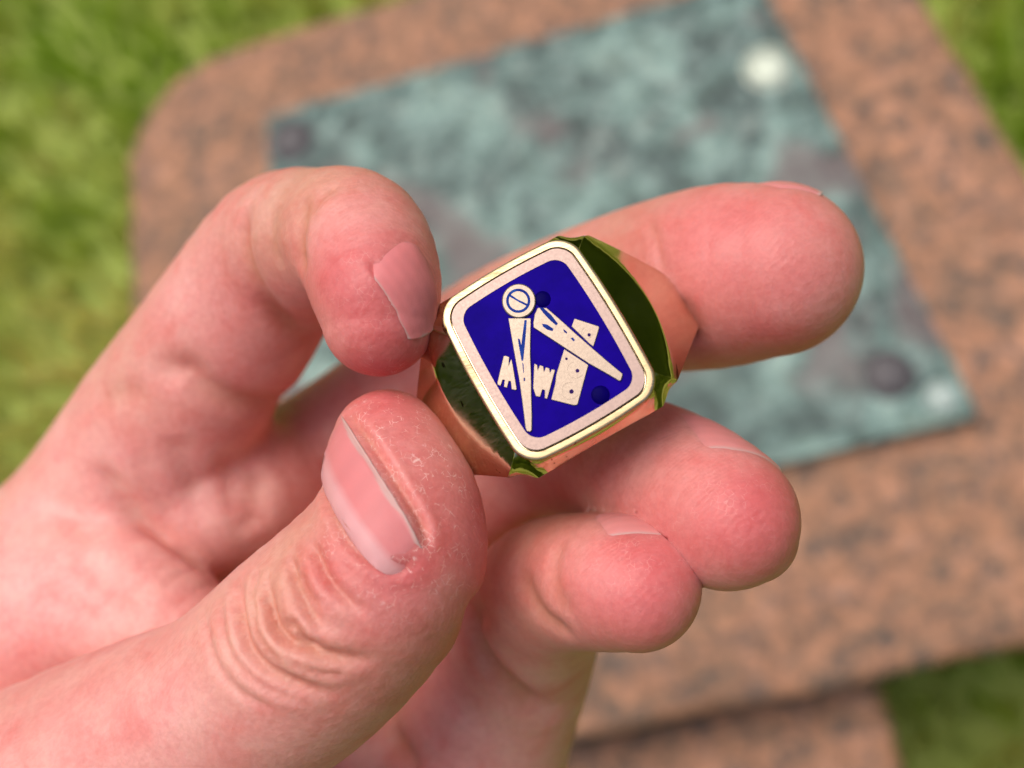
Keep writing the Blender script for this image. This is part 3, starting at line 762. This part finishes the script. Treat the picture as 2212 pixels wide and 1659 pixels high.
# the square: two arms
sq1 = relief('square_arm', [(790, 452), (1025, 528), (1030, 548), (975, 725), (940, 705), (760, 532)], E0, .15, M_pale)
sq1['label'] = 'end of the square above the compass leg'
sq2 = relief('square_arm', [(690, 750), (925, 905), (822, 1285), (805, 1298), (775, 1298), (562, 1243), (600, 1085), (610, 1000), (640, 900)], E0, .15, M_pale)
sq2['label'] = 'broad arm of the square with two round marks'
relief('ruler', [(395, 895), (428, 903), (432, 960), (450, 905), (487, 918), (492, 975), (510, 925), (545, 938), (552, 985), (566, 945), (602, 955), (560, 1110), (525, 1235), (497, 1228), (500, 1150), (478, 1145), (455, 1218), (410, 1208), (385, 1130)], E0, .14, M_pale, label='notched ruler piece between compass leg and square')
relief('ruler', [(98, 818), (120, 814), (155, 828), (150, 915), (172, 845), (190, 905), (228, 1140), (215, 1152), (175, 1142), (168, 1065), (150, 1060), (133, 1128), (100, 1118), (108, 1050), (90, 1050), (72, 1108), (40, 1100), (37, 1075)], E0, .14, M_pale, label='notched ruler end left of the compass leg')
# compasses
g = relief('compass_leg', [(145, 452), (365, 452), (362, 620), (360, 800), (368, 1000), (370, 1200), (376, 1400), (374, 1540), (360, 1558), (325, 1552), (312, 1520), (285, 1300), (255, 1080), (215, 860), (180, 660)], E0, .22, M_pale, label='upright leg of the compasses')
relief('groove', [(303, 470), (326, 470), (314, 640), (292, 865), (274, 866), (243, 690), (238, 650), (258, 655), (272, 715), (284, 610)], .218, .225, M_fill, g, .005)
relief('groove', [(282, 880), (294, 900), (298, 980), (290, 985)], .218, .225, M_fill, g, .005)
relief('groove', circ(302, 1048, 9, 18, 14), .218, .225, M_fill, g, .005)
g = relief('compass_leg', [(430, 352), (470, 350), (520, 352), (640, 455), (800, 600), (960, 740), (1110, 870), (1255, 990), (1257, 1010), (1240, 1060), (1222, 1062), (1100, 990), (930, 895), (700, 745), (540, 640), (392, 545), (388, 500), (400, 420)], E0, .25, M_pale, label='slanting leg of the compasses')
relief('groove', [(448, 352), (484, 350), (566, 424), (630, 508), (612, 524), (552, 474), (490, 408)], .248, .255, M_fill, g, .005)
relief('groove', [(474, 506), (522, 514), (586, 556), (576, 580), (526, 566), (484, 536)], .248, .255, M_fill, g, .005)
relief('groove', [(680, 565), (690, 562), (718, 590), (716, 606), (690, 588)], .248, .255, M_fill, g, .005)
relief('groove', [(750, 648), (775, 640), (795, 668), (780, 680)], .248, .255, M_fill, g, .005)
hd = relief('compass_head', circ(248, 285, 164, 167, 48), E0, .30, M_pale, bev=.1, label='round screw head of the compasses')
def annulus(name, cx, cy, r0, r1, h0, h1, mat, parent, n=40, a0=0, a1=2 * math.pi):
    o = []; closed = abs(a1 - a0 - 2 * math.pi) < 1e-6; K = n if closed else n + 1
    for r, h in ((r0, h0), (r0, h1), (r1, h1), (r1, h0)):
        for k in range(K): t = a0 + (a1 - a0) * k / n; q = cp(cx + r * math.cos(t), cy + r * math.sin(t)); o.append((*q, h))
    F = [[r * K + i, r * K + (i + 1) % K, (r + 1) * K + (i + 1) % K, (r + 1) * K + i] for r in range(3) for i in range(n)]
    return rpart(name, o, F, mat, parent, False)
annulus('groove', 243, 285, 92, 118, .297, .306, M_fill, hd)
relief('groove', [(150, 228), (162, 220), (245, 275), (330, 315), (322, 335), (250, 298), (160, 245)], .297, .306, M_fill, hd, .005)
for (x, y, r) in ((818, 962, 19), (760, 1165, 22), (711, 846, 13)):
    relief('pin_hole', circ(x, y, r, n=18), .147, .156, M_hole, sq2, .005)
relief('pin_hole', circ(932, 613, 17, n=18), .147, .156, M_hole, sq1, .005)
annulus('engraved_arc', 800, 950, 78, 84, .14, .19, M_pale, sq2, 24, .6, 4.4)
annulus('engraved_arc', 745, 1155, 78, 85, .14, .19, M_pale, sq2, 24, .5, 5.0)
annulus('engraved_arc', 912, 590, 52, 57, .14, .18, M_pale, sq1, 24, .2, 4.2)
def dome(name, cx, cy, r, h, mat, label=None):
    o = []; n = 28
    for k in range(7):
        a = k / 6 * math.pi / 2 * .96
        for i in range(n): t = 2 * math.pi * i / n; q = cp(cx + r * math.cos(a) * math.cos(t), cy + r * math.cos(a) * math.sin(t)); o.append((*q, .03 + h * math.sin(a)))
    F = [[r_ * n + i, r_ * n + (i + 1) % n, (r_ + 1) * n + (i + 1) % n, (r_ + 1) * n + i] for r_ in range(6) for i in range(n)]
    F.append([6 * n + i for i in range(n)])
    return rpart(name, o, F, mat, label=label)
dome('enamel_drop', 478, 262, 80, .16, M_drop, 'dark blue enamel blister beside the compass head')
dome('enamel_drop', 1042, 1195, 92, .16, M_drop, 'dark blue enamel blister in the right corner')
